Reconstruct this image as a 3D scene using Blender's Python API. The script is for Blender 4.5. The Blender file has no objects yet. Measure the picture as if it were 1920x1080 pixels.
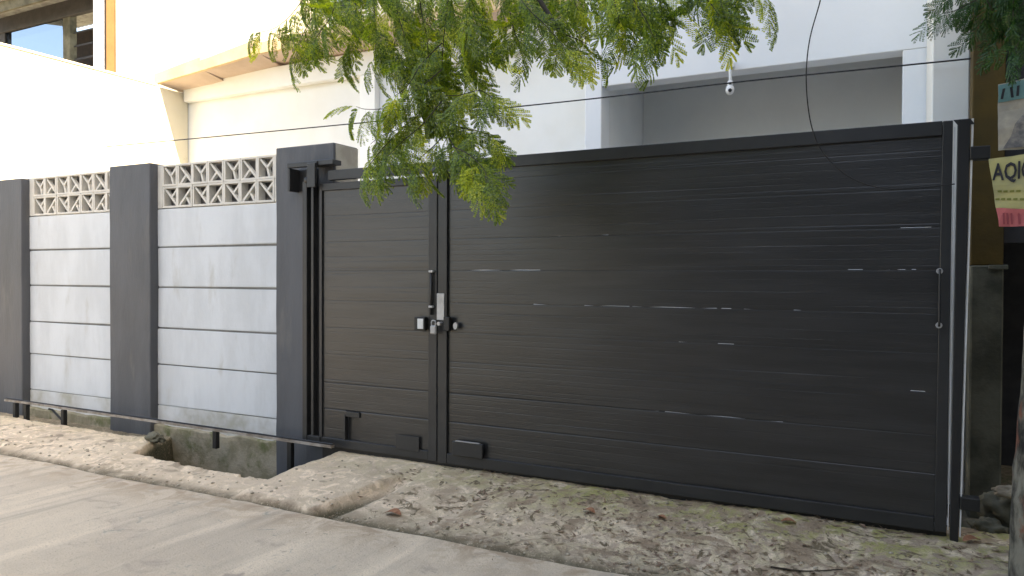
import bpy, bmesh, math, random
from mathutils import Vector, Matrix, noise
R = math.radians
random.seed(7)
scn = bpy.context.scene
COL = scn.collection

# ------------------------------------------------------------------ camera
YAW, PITCH, ROLL, FPX = R(27.3), -0.0136, 0.004, 1400.0
cd = bpy.data.cameras.new('camera'); cam = bpy.data.objects.new('camera', cd); COL.objects.link(cam)
cd.sensor_width = 36; cd.lens = FPX / 1920 * 36; cd.clip_start = .05; cd.clip_end = 2000
CAMROT = Matrix.Rotation(YAW, 3, 'Z') @ Matrix.Rotation(R(90) + PITCH, 3, 'X') @ Matrix.Rotation(ROLL, 3, 'Z')
CAMPOS = Vector((0, 0, 1.65))
cam.matrix_world = Matrix.Translation(CAMPOS) @ CAMROT.to_4x4()
scn.camera = cam

# ------------------------------------------------------------------ light
SUN = Vector((0.597, -0.237, 0.766)).normalized()
world = bpy.data.worlds.new('World'); scn.world = world; world.use_nodes = True
wn = world.node_tree; bg = wn.nodes['Background']
sky = wn.nodes.new('ShaderNodeTexSky'); sky.sky_type = 'NISHITA'; sky.sun_disc = False
sky.sun_elevation = math.asin(SUN.z); sky.sun_rotation = math.atan2(SUN.x, SUN.y)
sky.air_density = 1.0; sky.dust_density = 2.5; sky.ozone_density = 1.0
wn.links.new(sky.outputs[0], bg.inputs[0]); bg.inputs[1].default_value = 0.15
sl = bpy.data.lights.new('sun', 'SUN'); sl.energy = 5.0; sl.angle = R(0.5); sl.color = (1, .93, .8)
so = bpy.data.objects.new('sun', sl); COL.objects.link(so)
so.rotation_euler = SUN.to_track_quat('Z', 'Y').to_euler(); so.location = (20, -8, 25)
scn.view_settings.view_transform = 'Standard'; scn.view_settings.look = 'None'
scn.view_settings.gamma = 1; scn.view_settings.exposure = 2.2; scn.view_settings.use_curve_mapping = False

scn.view_settings.use_white_balance = True; scn.view_settings.white_balance_temperature = 8000; scn.view_settings.white_balance_tint = 9

# ------------------------------------------------------------------ helpers
def ray(px, py):
    return CAMROT @ Vector(((px - 960) / FPX, -(py - 540) / FPX, -1))
def atY(px, py, Y):
    d = ray(px, py); return CAMPOS + d * ((Y - CAMPOS.y) / d.y)
def atZ(px, py, Z):
    d = ray(px, py); return CAMPOS + d * ((Z - CAMPOS.z) / d.z)
def atX(px, py, X):
    d = ray(px, py); return CAMPOS + d * ((X - CAMPOS.x) / d.x)

def link_mesh(name, me, m, parent=None):
    o = bpy.data.objects.new(name, me); COL.objects.link(o)
    if m is not None and not me.materials: me.materials.append(m)
    if parent: o.parent = parent
    return o
def obj(name, bm, m, parent=None, smooth=False):
    me = bpy.data.meshes.new(name)
    bmesh.ops.recalc_face_normals(bm, faces=bm.faces[:])
    bm.to_mesh(me); bm.free()
    if smooth:
        for p in me.polygons: p.use_smooth = True
    return link_mesh(name, me, m, parent)
def pyobj(name, vs, fs, m, parent=None, smooth=False):
    me = bpy.data.meshes.new(name); me.from_pydata(vs, [], fs); me.update()
    if smooth:
        for p in me.polygons: p.use_smooth = True
    return link_mesh(name, me, m, parent)
def empty(name, loc=(0, 0, 0)):
    o = bpy.data.objects.new(name, None); COL.objects.link(o); o.empty_display_size = .1
    return o
def tag(o, label, cat, group=None):
    o['label'] = label; o['category'] = cat
    if group: o['group'] = group
    return o
def struct(o): o['kind'] = 'structure'; return o
def stuff(o): o['kind'] = 'stuff'; return o
def addbox(bm, x0, x1, y0, y1, z0, z1, bev=0.0):
    vs = [bm.verts.new((x, y, z)) for z in (z0, z1) for y in (y0, y1) for x in (x0, x1)]
    q = [(0, 2, 3, 1), (4, 5, 7, 6), (0, 1, 5, 4), (2, 6, 7, 3), (0, 4, 6, 2), (1, 3, 7, 5)]
    fs = [bm.faces.new([vs[i] for i in f]) for f in q]
    if bev:
        es = list({e for f in fs for e in f.edges})
        bmesh.ops.bevel(bm, geom=es, offset=bev, segments=1, affect='EDGES', clamp_overlap=True)
def box(name, m, parent, x0, x1, y0, y1, z0, z1, bev=0.004):
    bm = bmesh.new(); addbox(bm, x0, x1, y0, y1, z0, z1, bev); return obj(name, bm, m, parent)
def addhex(bm, pts):          # 8 points: bottom 4 (ccw) then top 4
    vs = [bm.verts.new(p) for p in pts]
    for f in [(0, 3, 2, 1), (4, 5, 6, 7), (0, 1, 5, 4), (1, 2, 6, 5), (2, 3, 7, 6), (3, 0, 4, 7)]:
        bm.faces.new([vs[i] for i in f])
def addtube(bm, pts, r, n=6, r2=None, cap=True):
    rings = []; r2 = r if r2 is None else r2; N = len(pts)
    for i, p in enumerate(pts):
        p = Vector(p)
        t = (Vector(pts[min(i + 1, N - 1)]) - Vector(pts[max(i - 1, 0)])).normalized()
        a = t.orthogonal().normalized() if i == 0 else (pa - t * pa.dot(t)).normalized()
        pa = a; b = t.cross(a); rr = r + (r2 - r) * i / max(1, N - 1)
        rings.append([bm.verts.new(p + (a * math.cos(2 * math.pi * k / n) + b * math.sin(2 * math.pi * k / n)) * rr) for k in range(n)])
    for A, B in zip(rings, rings[1:]):
        for k in range(n): bm.faces.new((A[k], A[(k + 1) % n], B[(k + 1) % n], B[k]))
    if cap:
        bm.faces.new(rings[0][::-1]); bm.faces.new(rings[-1])
def spline(P, n=8):
    P = [Vector(p) for p in P]; out = []
    for i in range(len(P) - 1):
        p0 = P[max(i - 1, 0)]; p1 = P[i]; p2 = P[i + 1]; p3 = P[min(i + 2, len(P) - 1)]
        for k in range(n):
            t = k / n
            out.append(.5 * ((2 * p1) + (p2 - p0) * t + (2 * p0 - 5 * p1 + 4 * p2 - p3) * t * t + (3 * p1 - p0 - 3 * p2 + p3) * t ** 3))
    out.append(P[-1]); return out

# ------------------------------------------------------------------ materials
def mat(name, c1, c2=None, scale=4, rough=.8, bump=.0, bscale=30, spots=None, spot_scale=2, spot_lo=.55, spot_hi=.7,
        stretch=(1, 1, 1), metallic=0, spec=.5, detail=6, c3=None, fine=None):
    m = bpy.data.materials.new(name); m.use_nodes = True; nt = m.node_tree; N = nt.nodes; L = nt.links
    b = N['Principled BSDF']; b.inputs['Roughness'].default_value = rough; b.inputs['Metallic'].default_value = metallic
    b.inputs['Specular IOR Level'].default_value = spec
    tc = N.new('ShaderNodeTexCoord'); mp = N.new('ShaderNodeMapping'); mp.inputs['Scale'].default_value = stretch
    L.new(tc.outputs['Object'], mp.inputs[0])
    def nz(s, d=detail):
        n = N.new('ShaderNodeTexNoise'); n.inputs['Scale'].default_value = s; n.inputs['Detail'].default_value = d
        n.inputs['Roughness'].default_value = .6; L.new(mp.outputs[0], n.inputs['Vector']); return n
    def ramp(src, lo, hi):
        r = N.new('ShaderNodeMapRange'); r.interpolation_type = 'SMOOTHSTEP'
        r.inputs[1].default_value = lo; r.inputs[2].default_value = hi; L.new(src, r.inputs[0]); return r.outputs[0]
    def mix(f, a, bb):
        x = N.new('ShaderNodeMix'); x.data_type = 'RGBA'; L.new(f, x.inputs[0])
        for s, v in ((6, a), (7, bb)):
            if isinstance(v, tuple): x.inputs[s].default_value = (*v, 1)
            else: L.new(v, x.inputs[s])
        return x.outputs[2]
    col = c1
    if c2: col = mix(ramp(nz(scale).outputs[0], .35, .65), c1, c2)
    if c3: col = mix(ramp(nz(scale * 3.3).outputs[0], .48, .68), col, c3)
    if fine: col = mix(ramp(nz(fine[1], 3).outputs[0], .5, .72), col, fine[0])
    if spots: col = mix(ramp(nz(spot_scale, 8).outputs[0], spot_lo, spot_hi), col, spots)
    if isinstance(col, tuple): b.inputs[0].default_value = (*col, 1)
    else: L.new(col, b.inputs[0])
    if bump:
        bp = N.new('ShaderNodeBump'); bp.inputs['Strength'].default_value = min(1, bump); bp.inputs['Distance'].default_value = .01 * max(1, bump)
        L.new(nz(bscale, 8).outputs[0], bp.inputs['Height']); L.new(bp.outputs[0], b.inputs['Normal'])
    m['nodes'] = 1
    return m

M = {}
M['panel'] = mat('white_paint_panel', (.6, .635, .66), (.53, .56, .58), 2.0, .75, .5, 22, spots=(.43, .43, .4), spot_scale=2.4, spot_lo=.56, spot_hi=.8, stretch=(1.6, 1.6, .5))
M['panel_dirty'] = mat('dirty_white_panel', (.6, .62, .62), (.48, .48, .45), 3.0, .85, .6, 22, spots=(.38, .37, .3), spot_scale=3, spot_lo=.55, spot_hi=.75)
M['vent'] = mat('vent_block_paint', (.66, .64, .58), (.56, .54, .49), 5, .8, .4, 40)
M['pillar'] = mat('dark_grey_paint', (.082, .088, .1), (.066, .071, .08), 2.5, .62, .5, 25, spots=(.105, .106, .108), spot_scale=3.5, spot_lo=.56, spot_hi=.75, stretch=(1.6, 1.6, .35))
M['gate'] = mat('gate_charcoal_paint', (.024, .0245, .025), (.014, .0145, .015), 1.5, .33, .15, 18, stretch=(1, 1, 9), spec=.72)
M['gate_frame'] = mat('gate_frame_paint', (.026, .027, .028), (.018, .019, .02), 3, .42, .08, 40, spec=.5)
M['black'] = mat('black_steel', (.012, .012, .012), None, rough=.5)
M['sidewhite'] = mat('pale_end_wall', (.88, .86, .8), (.84, .8, .72), 1.2, .85, .2, 18)
M['ventback'] = mat('dark_backing', (.17, .165, .16), (.1, .095, .09), 5, .9, spots=(.24, .2, .14), spot_scale=6)
M['bare'] = mat('bare_render', (.42, .4, .34), (.33, .31, .26), 7, .9, .5, 30)
M['postb'] = mat('post_black_paint', (.014, .0145, .015), (.01, .01, .011), 3, .5)
M['greyj'] = mat('grey_mortar', (.2, .2, .19), (.15, .15, .14), 6, .9)
M['gaplight'] = mat('gap_light_strip', (.75, .75, .73), (.6, .6, .58), 5, .6)  # pale tone standing in for light at the gate gaps
M['galv'] = mat('galvanised_strip', (.5, .5, .5), (.36, .36, .36), 8, .45, metallic=.3)
M['rail'] = mat('rail_steel', (.36, .33, .3), (.2, .17, .14), 9, .55, .3, 40, metallic=.3)
M['white'] = mat('white_wall', (.86, .87, .88), (.83, .84, .85), 1.2, .85, .2, 18)
M['white2'] = mat('white_wall_warm', (.76, .77, .76), (.72, .72, .69), .9, .85, .2, 18)
M['cream'] = mat('cream_wall', (.82, .76, .6), (.77, .7, .54), .8, .9, .3, 14, spots=(.5, .42, .25), spot_scale=1.2, spot_lo=.6, spot_hi=.8)
M['soffit'] = mat('soffit_paint', (.55, .43, .35), (.46, .35, .28), 1.5, .85, .2, 20)
M['fascia'] = mat('canopy_fascia', (.62, .46, .28), (.52, .38, .22), 2, .85, .3, 20)
M['carport'] = mat('carport_wall', (.86, .86, .84), (.8, .8, .78), 1, .85, .15, 20)
M['conc'] = mat('old_concrete', (.36, .32, .24), (.22, .2, .13), 5, .9, 1.2, 25, spots=(.13, .14, .06), spot_scale=4, spot_lo=.5, spot_hi=.66)
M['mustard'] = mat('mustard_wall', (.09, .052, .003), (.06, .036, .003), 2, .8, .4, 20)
M['greyconc'] = mat('damp_concrete', (.13, .125, .09), (.055, .053, .035), 3, .9, .8, 20)
M['brown'] = mat('brown_timber', (.05, .03, .02), (.03, .02, .015), 6, .7)
M['dark'] = mat('dark_timber', (.035, .033, .035), (.02, .02, .022), 6, .7)
M['ochre'] = mat('ochre_trim', (.36, .19, .06), (.3, .16, .05), 5, .7)
M['roofm'] = mat('corrugated_sheet', (.4, .4, .38), (.22, .21, .2), 4, .6, .3, 20)
M['cable'] = mat('cable_rubber', (.015, .015, .016), None, rough=.6)
M['dryleaf'] = mat('dry_leaf', (.38, .19, .1), (.24, .1, .05), 30, .8, .3, 60)
M['litter'] = mat('litter_leaf', (.2, .13, .09), (.42, .33, .21), 12, .85, c3=(.15, .085, .055))
M['gravel'] = mat('gravel_stone', (.5, .44, .34), (.28, .24, .18), 14, .9, .6, 60)
M['bark'] = mat('lichen_bark', (.24, .22, .17), (.02, .017, .013), 12, .9, 2.2, 30, spots=(.22, .08, .045), spot_scale=9, spot_lo=.56, spot_hi=.66, stretch=(1, 1, .45))
M['twig'] = mat('dark_twig', (.03, .022, .015), (.05, .04, .025), 10, .85, .5, 60)

def leafmat(name, cols, trans=.5):
    m = bpy.data.materials.new(name); m.use_nodes = True; nt = m.node_tree; N = nt.nodes; L = nt.links
    N.remove(N['Principled BSDF']); out = N['Material Output']
    oi = N.new('ShaderNodeObjectInfo'); geo = N.new('ShaderNodeNewGeometry')
    ad = N.new('ShaderNodeMath'); ad.operation = 'ADD'; L.new(oi.outputs['Random'], ad.inputs[0]); L.new(geo.outputs['Random Per Island'], ad.inputs[1])
    hf = N.new('ShaderNodeMath'); hf.operation = 'MULTIPLY'; hf.inputs[1].default_value = .5; L.new(ad.outputs[0], hf.inputs[0])
    cr = N.new('ShaderNodeValToRGB'); L.new(hf.outputs[0], cr.inputs[0])
    e = cr.color_ramp.elements; e[0].position = .1; e[0].color = (*cols[0], 1); e[1].position = .9; e[1].color = (*cols[2], 1)
    k = e.new(.5); k.color = (*cols[1], 1)
    d = N.new('ShaderNodeBsdfDiffuse'); t = N.new('ShaderNodeBsdfTranslucent'); g = N.new('ShaderNodeBsdfGlossy'); g.inputs['Roughness'].default_value = .4
    L.new(cr.outputs[0], d.inputs[0])
    tm = N.new('ShaderNodeMix'); tm.data_type = 'RGBA'; tm.blend_type = 'MULTIPLY'; tm.inputs[0].default_value = 1
    L.new(cr.outputs[0], tm.inputs[6]); tm.inputs[7].default_value = (2.2, 1.9, .7, 1); L.new(tm.outputs[2], t.inputs[0])
    m1 = N.new('ShaderNodeMixShader'); m1.inputs[0].default_value = trans; L.new(d.outputs[0], m1.inputs[1]); L.new(t.outputs[0], m1.inputs[2])
    m2 = N.new('ShaderNodeMixShader'); m2.inputs[0].default_value = .05; L.new(m1.outputs[0], m2.inputs[1]); L.new(g.outputs[0], m2.inputs[2])
    L.new(m2.outputs[0], out.inputs[0]); return m
M['leaf'] = leafmat('feathery_leaf', [(.035, .085, .009), (.2, .3, .02), (.52, .57, .055)])
M['leafdark'] = leafmat('dark_leaf', [(.008, .04, .005), (.02, .075, .008), (.045, .13, .012)], .3)
M['crown'] = leafmat('crown_leaf', [(.04, .07, .015), (.05, .09, .02), (.08, .12, .03)], .25)

# ground material: concrete with moss, stains, aggregate
def groundmat(name, base, base2, moss, dark, moss_lo, moss_hi, bump, streak=False, patchy=False):
    m = bpy.data.materials.new(name); m.use_nodes = True; nt = m.node_tree; N = nt.nodes; L = nt.links
    b = N['Principled BSDF']; b.inputs['Roughness'].default_value = .9
    tc = N.new('ShaderNodeTexCoord')
    def mapping(rot, sc):
        mp = N.new('ShaderNodeMapping'); mp.inputs['Rotation'].default_value = (0, 0, rot); mp.inputs['Scale'].default_value = sc
        L.new(tc.outputs['Object'], mp.inputs[0]); return mp.outputs[0]
    v0 = mapping(0, (1, 1, 1))
    def nz(s, d=8, v=None, dist=0):
        n = N.new('ShaderNodeTexNoise'); n.inputs['Scale'].default_value = s; n.inputs['Detail'].default_value = d
        n.inputs['Distortion'].default_value = dist; n.inputs['Roughness'].default_value = .62
        L.new(v or v0, n.inputs['Vector']); return n.outputs[0]
    def ramp(src, lo, hi):
        r = N.new('ShaderNodeMapRange'); r.interpolation_type = 'SMOOTHSTEP'
        r.inputs[1].default_value = lo; r.inputs[2].default_value = hi; L.new(src, r.inputs[0]); return r.outputs[0]
    def mix(f, a, bb):
        x = N.new('ShaderNodeMix'); x.data_type = 'RGBA'; L.new(f, x.inputs[0])
        for s, v in ((6, a), (7, bb)):
            if isinstance(v, tuple): x.inputs[s].default_value = (*v, 1)
            else: L.new(v, x.inputs[s])
        return x.outputs[2]
    col = mix(ramp(nz(1.1), .38, .62), base, base2)
    if streak:
        vs = mapping(R(3), (6, .45, 1))
        col = mix(ramp(nz(1.2, 9, vs), .5, .68), col, dark)
        vs2 = mapping(R(-4), (3.2, .3, 1))
        col = mix(ramp(nz(1.0, 9, vs2), .52, .7), col, tuple(c * 1.14 for c in base))
        col = mix(ramp(nz(2.6, 10, dist=1), .56, .68), col, (.42, .34, .26))
        col = mix(ramp(nz(6, 10, dist=1), .62, .7), col, (.36, .335, .27))
        col = mix(ramp(nz(45, 4), .6, .72), col, (.4, .33, .26))
        sx = N.new('ShaderNodeSeparateXYZ'); L.new(v0, sx.inputs[0])
        ex = N.new('ShaderNodeMath'); ex.operation = 'MULTIPLY'; L.new(ramp(sx.outputs[1], 3.45, 3.98), ex.inputs[0]); L.new(ramp(nz(3.2, 10, dist=1.5), .42, .6), ex.inputs[1])
        col = mix(ex.outputs[0], col, (.4, .3, .2))
    else:
        col = mix(ramp(nz(7, 9, dist=1.5), .5, .6), col, tuple(c * 1.22 for c in base))
        def mth(op, a, b_=0.0):
            x = N.new('ShaderNodeMath'); x.operation = op; x.use_clamp = op == 'MULTIPLY'
            for k, q in ((0, a), (1, b_)):
                if isinstance(q, (int, float)): x.inputs[k].default_value = q
                else: L.new(q, x.inputs[k])
            return x.outputs[0]
        if patchy:
            sx = N.new('ShaderNodeSeparateXYZ'); L.new(v0, sx.inputs[0]); X_, Y_ = sx.outputs[0], sx.outputs[1]
            # moss grows thickest in the damp strip under the gate, towards the right
            mossx = mth('ADD', mth('MULTIPLY', ramp(X_, -4.0, -1.2), .75), .25)
            strip = mth('ADD', mth('MULTIPLY', ramp(Y_, 4.45, 4.95), .75), .25)
            mf = mth('MULTIPLY', mth('MULTIPLY', mossx, strip), mth('ADD', ramp(nz(3.5, 9, dist=1.5), .38, .56), .15))
            col = mix(mf, col, moss)
            # brown leaf mould and dirt trodden into the right half
            df = mth('MULTIPLY', mth('ADD', mth('MULTIPLY', ramp(X_, -3.4, -1.0), .8), .15), ramp(nz(6, 10, dist=2.2), .46, .6))
            col = mix(df, col, (.42, .32, .235))
            df = mth('MULTIPLY', ramp(X_, -3.6, -1.6), ramp(nz(13, 9, dist=1.5), .56, .66))
            col = mix(df, col, (.33, .26, .185))
            pf = mth('MULTIPLY', ramp(X_, -4.2, -2.0), ramp(nz(2.1, 9, dist=2.5), .5, .6))
            col = mix(pf, col, (.34, .25, .165))
            pf = mth('MULTIPLY', ramp(X_, -3.9, -3.0), ramp(nz(4.3, 10, dist=3), .57, .63))
            col = mix(pf, col, (.17, .13, .075))
            # dirt collected along the joint with the road, and in the groove
            jf = mth('MULTIPLY', mth('SUBTRACT', 1.0, ramp(Y_, 3.97, 4.07)), ramp(nz(5, 8), .35, .6))
            col = mix(jf, col, (.24, .18, .12))
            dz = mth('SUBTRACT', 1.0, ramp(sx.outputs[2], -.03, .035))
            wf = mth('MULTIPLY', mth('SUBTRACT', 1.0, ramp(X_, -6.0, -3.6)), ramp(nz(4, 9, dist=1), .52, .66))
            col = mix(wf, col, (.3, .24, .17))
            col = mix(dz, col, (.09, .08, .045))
        else:
            col = mix(ramp(nz(5, 9, dist=1.2), moss_lo, moss_hi), col, moss)
        col = mix(ramp(nz(11, 9, dist=.8), .6, .7), col, dark)
    col = mix(ramp(nz(70, 3), .55, .75), col, tuple(c * (.85 if patchy else .76) for c in base2))
    L.new(col, b.inputs[0])
    bp = N.new('ShaderNodeBump'); bp.inputs['Strength'].default_value = .8; bp.inputs['Distance'].default_value = bump
    ma = N.new('ShaderNodeMath'); ma.operation = 'ADD'; L.new(nz(22, 9), ma.inputs[0]); L.new(nz(90, 4), ma.inputs[1])
    L.new(ma.outputs[0], bp.inputs['Height']); L.new(bp.outputs[0], b.inputs['Normal'])
    return m
M['road'] = groundmat('worn_concrete_road', (.64, .53, .39), (.54, .445, .33), (.2, .19, .12), (.46, .385, .29), .6, .8, .008, True)
M['verge'] = groundmat('mossy_broken_concrete', (.7, .57, .42), (.6, .48, .345), (.38, .35, .13), (.36, .3, .215), .5, .68, .009, patchy=True)
M['yard'] = groundmat('yard_concrete', (.6, .6, .6), (.54, .54, .54), (.2, .2, .14), (.2, .19, .17), .6, .8, .004)
M['earth'] = groundmat('bare_earth', (.16, .13, .09), (.1, .09, .06), (.06, .08, .03), (.05, .04, .03), .5, .65, .02)

# ------------------------------------------------------------------ ground, road, verge
def plane(name, m, x0, x1, y0, y1, z):
    return struct(pyobj(name, [(x0, y0, z), (x1, y0, z), (x1, y1, z), (x0, y1, z)], [(0, 1, 2, 3)], m))
plane('ground', M['earth'], -400, 400, -400, 400, -.6)
XB = 3.0
def roadedge(x): return 3.955 + .035 * noise.noise((x * 1.3, 0, 0)) + .012 * noise.noise((x * 7, 3, 0))
# road sheet with a slightly uneven surface
vs = []; fs = []; nx, ny = 360, 120
for j in range(ny + 1):
    for i in range(nx + 1):
        x = -15 + 20 * i / nx
        y1 = roadedge(x) - .012
        y = y1 - 8.0 * (1 - j / ny)
        z = .006 * noise.noise((x * .8, y * .8, 0)) + .003 * noise.noise((x * 4, y * 4, 2))
        vs.append((x, y, z))
for j in range(ny):
    for i in range(nx):
        a = j * (nx + 1) + i; fs.append((a, a + 1, a + nx + 2, a + nx + 1))
struct(pyobj('road', vs, fs, M['road'], smooth=True))
plane('road', M['road'], -80, -15, -4.05, 3.94, 0)
plane('road', M['road'], 5, 60, -4.05, 3.94, 0)

def trench_front(x): return 4.40 + (x + 6.1) * -.03 + .03 * noise.noise((x * 3, 5, 0)) + .015 * noise.noise((x * 11, 5, 0))
TX0, TX1 = -6.12, -4.36
def verge_h(x, y):
    n1 = noise.noise((x * 1.5, y * 1.5, 1)); n2 = noise.noise((x * 5, y * 5, 4)); n3 = noise.noise((x * 14, y * 14, 7)); n4 = noise.noise((x * 37, y * 37, 9))
    rough = .008 * n2 + .006 * n3 + .004 * n4
    t = max(0, min(1, (y - 3.97) / 1.13))
    if x > TX1:
        s = t * t * (3 - 2 * t) * .5 + t * .5
        h = .12 * s
        # raised left flank, with a groove along its right-hand side
        gx = -3.56 + .16 * (y - 3.98) / .8
        d = gx - x
        k = max(0, 1 - max(0, y - 4.55) / .35)
        if d > 0: h += .045 * min(1, d / .05) * k
        h -= .05 * math.exp(-((x - gx - .05) / .07) ** 2) * k
        # shallow dips
        if x > -1.8:
            h += .015 * n1; rough *= 1.6
        elif x > -2.9: rough *= 1.2
        else: rough *= .8
        if 3.97 < y < 4.02: h -= .02 * (1 - (y - 3.97) / .05)
    else:
        e = min(1, max(0, (y - 3.97) / .16))
        h = (.035 + .02 * min(1, max(0, (-5.9 - x) / .6))) * e + .015 * n1
        # old break between the earth strip and slabs
        yb = 4.34 + .05 * noise.noise((x * 2, 8, 0))
        if y > yb: h += .01
        if y > 4.86 and x < -6.4: h -= .07 * min(1, (y - 4.86) / .08)
        rough *= 1.3
        ex = min(1, max(0, (x - TX0) / .03)) * min(1, max(0, (TX1 - x) / .02))
        ey = min(1, max(0, (y - trench_front(x)) / .04))
        xa = -6.09 - .53 * (y - 4.4) / .8 + .012 * noise.noise((y * 9, 0, 0))
        if x > xa:
            h += (-.42 - h) * min(ey, min(1, (x - xa) / .04)) if ey > 0 else 0
    return h + rough
vs = []; fs = []; nx, ny = 760, 66
X0, X1 = -12.5, 2.7
for j in range(ny + 1):
    for i in range(nx + 1):
        x = X0 + (X1 - X0) * i / nx
        y0 = roadedge(x); y = y0 + (5.34 - y0) * j / ny
        z = verge_h(x, y)
        if j == 0: z = -.02
        vs.append((x, y, z))
for j in range(ny):
    for i in range(nx):
        a = j * (nx + 1) + i; fs.append((a, a + 1, a + nx + 2, a + nx + 1))
struct(pyobj('verge', vs, fs, M['verge'], smooth=True))
plane('verge', M['verge'], -80, -12.5, 3.94, 5.3, .05)
plane('yard_floor', M['yard'], -13.5, .3, 5.36, 9.2, .12)
plane('side_yard', M['earth'], .3, 20, 5.3, 30, .02)
plane('side_verge', M['earth'], 2.7, 60, 3.94, 5.3, .03)

# ------------------------------------------------------------------ boundary wall with vents
FENCE = empty('boundary_wall')
tag(FENCE, 'white panelled garden wall with dark grey pillars and pale vent blocks on top', 'wall')
PF, PW, PITCHX = 5.17, .67, 2.365
def pillar(x0, x1, ztop=2.84, y1=5.5, z0=-.45):
    bm = bmesh.new(); addbox(bm, x0, x1, PF, y1, z0, ztop, .008)
    bmesh.ops.subdivide_edges(bm, edges=[e for e in bm.edges if abs(e.verts[0].co.z - e.verts[1].co.z) > 1], cuts=14)
    for v in bm.verts:
        if z0 + .1 < v.co.z < ztop - .05:
            v.co.x += .006 * noise.noise((v.co.x * 3, v.co.y, v.co.z * 3)); v.co.y += .004 * noise.noise((v.co.x * 3, 7, v.co.z * 4))
    return obj('pillar', bm, M['pillar'], FENCE)
xP2 = atY(517, 400, PF).x; xP1 = atY(205, 400, PF).x; xP0r = atY(40, 400, PF).x
P1w = atY(281, 400, PF).x - xP1
pillar(xP2, atY(626, 300, PF).x, 2.845)
xe = atY(626, 300, PF).x
box('unpainted_side', M['bare'], FENCE, xe + .001, xe + .006, PF + .02, 5.495, 2.5, 2.835, 0)
pillar(xP1, xP1 + P1w, 2.83)
pillar(xP0r - P1w, xP0r, 2.80)
pillar(xP0r - P1w - 2.35, xP0r - 2.35, 2.80)
joints = [2.36, 1.955, 1.537, 1.11, .725, .30, -.1]
CELL = .225
def vent_mesh(kind):
    bm = bmesh.new(); c = CELL - .002; t = .021; y0, y1 = 0, .09
    addbox(bm, 0, c, y0, y1, 0, t, .003); addbox(bm, 0, c, y0, y1, c - t, c, .003)
    addbox(bm, 0, t, y0 + .0015, y1 - .001, t - .002, c - t + .002); addbox(bm, c - t, c, y0 + .0015, y1 - .001, t - .002, c - t + .002)
    def bar(a, b, w=.011, ya=.014, yb=.05):
        a = Vector((a[0], 0, a[1])); b = Vector((b[0], 0, b[1])); d = (b - a).normalized(); n = Vector((d.z, 0, -d.x)) * w
        addhex(bm, [(p.x, y, p.z) for y in (ya, yb) for p in (a + n, b + n, b - n, a - n)])
    lo, hi, mid = t * .8, c - t * .8, c / 2
    if kind == 0: bar((lo, hi), (mid, mid)); bar((hi, hi), (mid + .004, mid), ya=.016); bar((mid, mid), (mid + .03, lo), ya=.018)
    elif kind == 1: bar((lo, hi), (hi, lo)); bar((mid, mid), (lo, lo), ya=.02, yb=.06)
    elif kind == 2: bar((lo, hi), (hi, lo)); bar((hi, hi), (mid, mid), ya=.02, yb=.06)
    else: bar((lo, lo), (hi, hi)); bar((mid, mid), (hi - .03, lo), ya=.02, yb=.06)
    me = bpy.data.meshes.new('vent_block'); bmesh.ops.recalc_face_normals(bm, faces=bm.faces[:]); bm.to_mesh(me); bm.free(); return me
VM = [vent_mesh(k) for k in range(4)]
PY = 5.265
def bay(x0, x1, dirt):
    tops = 2.815
    for k in range(len(joints) - 1):
        zt, zb = joints[k], joints[k + 1]
        bm = bmesh.new(); off = random.uniform(-.004, .006); g = .009 if k < 4 else .003
        tl = random.uniform(-.004, .004)
        addhex(bm, [(x0 - .05, PY + off, zb + g + tl), (x1 + .05, PY + off, zb + g - tl), (x1 + .05, PY + .06, zb + g - tl), (x0 - .05, PY + .06, zb + g + tl),
                    (x0 - .05, PY + off, zt - g - tl), (x1 + .05, PY + off, zt - g + tl), (x1 + .05, PY + .06, zt - g + tl), (x0 - .05, PY + .06, zt - g - tl)])
        bmesh.ops.bevel(bm, geom=bm.edges[:], offset=.007, segments=2, affect='EDGES')
        obj('panel', bm, M['panel_dirty'] if k >= 5 else M['panel'], FENCE)
    # recessed mortar behind the panels, so that the joints read as shallow grey grooves
    box('mortar_joint', M['greyj'], FENCE, x0 - .04, x1 + .04, PY + .014, PY + .055, joints[-1], joints[0] - .012, 0)
    box('backing_sheet', M['ventback'], FENCE, x0 - .03, x1 + .03, PY + .105, PY + .11, 2.365, tops - .02, 0)  # dark sheet added behind the vent holes
    n = int((x1 - x0 - .03) / CELL + .999)
    xs = x0 + .07
    box('edge_strip', M['vent'], FENCE, x0 - .04, xs - .002, PY, PY + .09, 2.36, tops - .003)
    for r in range(2):
        for k in range(n):
            kd = (0 if k % 2 == 0 else 1) if r == 0 else (2 if k % 2 == 0 else 3)
            o = link_mesh('vent_block', VM[kd], M['vent'], FENCE)
            o.location = (xs + k * CELL, PY + .004 * random.uniform(-1, 1), 2.362 + (1 - r) * CELL)
bay(xP1 + P1w, xP2, 1)
bay(xP0r, xP1, 1)
bay(xP0r - 2.35, xP0r - P1w, 1)
bm = bmesh.new(); addbox(bm, -13.5, -4.45, 5.215, 5.5, -.6, .115, .01)
bmesh.ops.subdivide_edges(bm, edges=[e for e in bm.edges if abs(e.verts[0].co.x - e.verts[1].co.x) > 1], cuts=120)
for v in bm.verts:
    if v.co.z > 0: v.co.z += .03 * noise.noise((v.co.x * 4, 2, 2)) - .02
obj('foundation', bm, M['conc'], FENCE)

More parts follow.
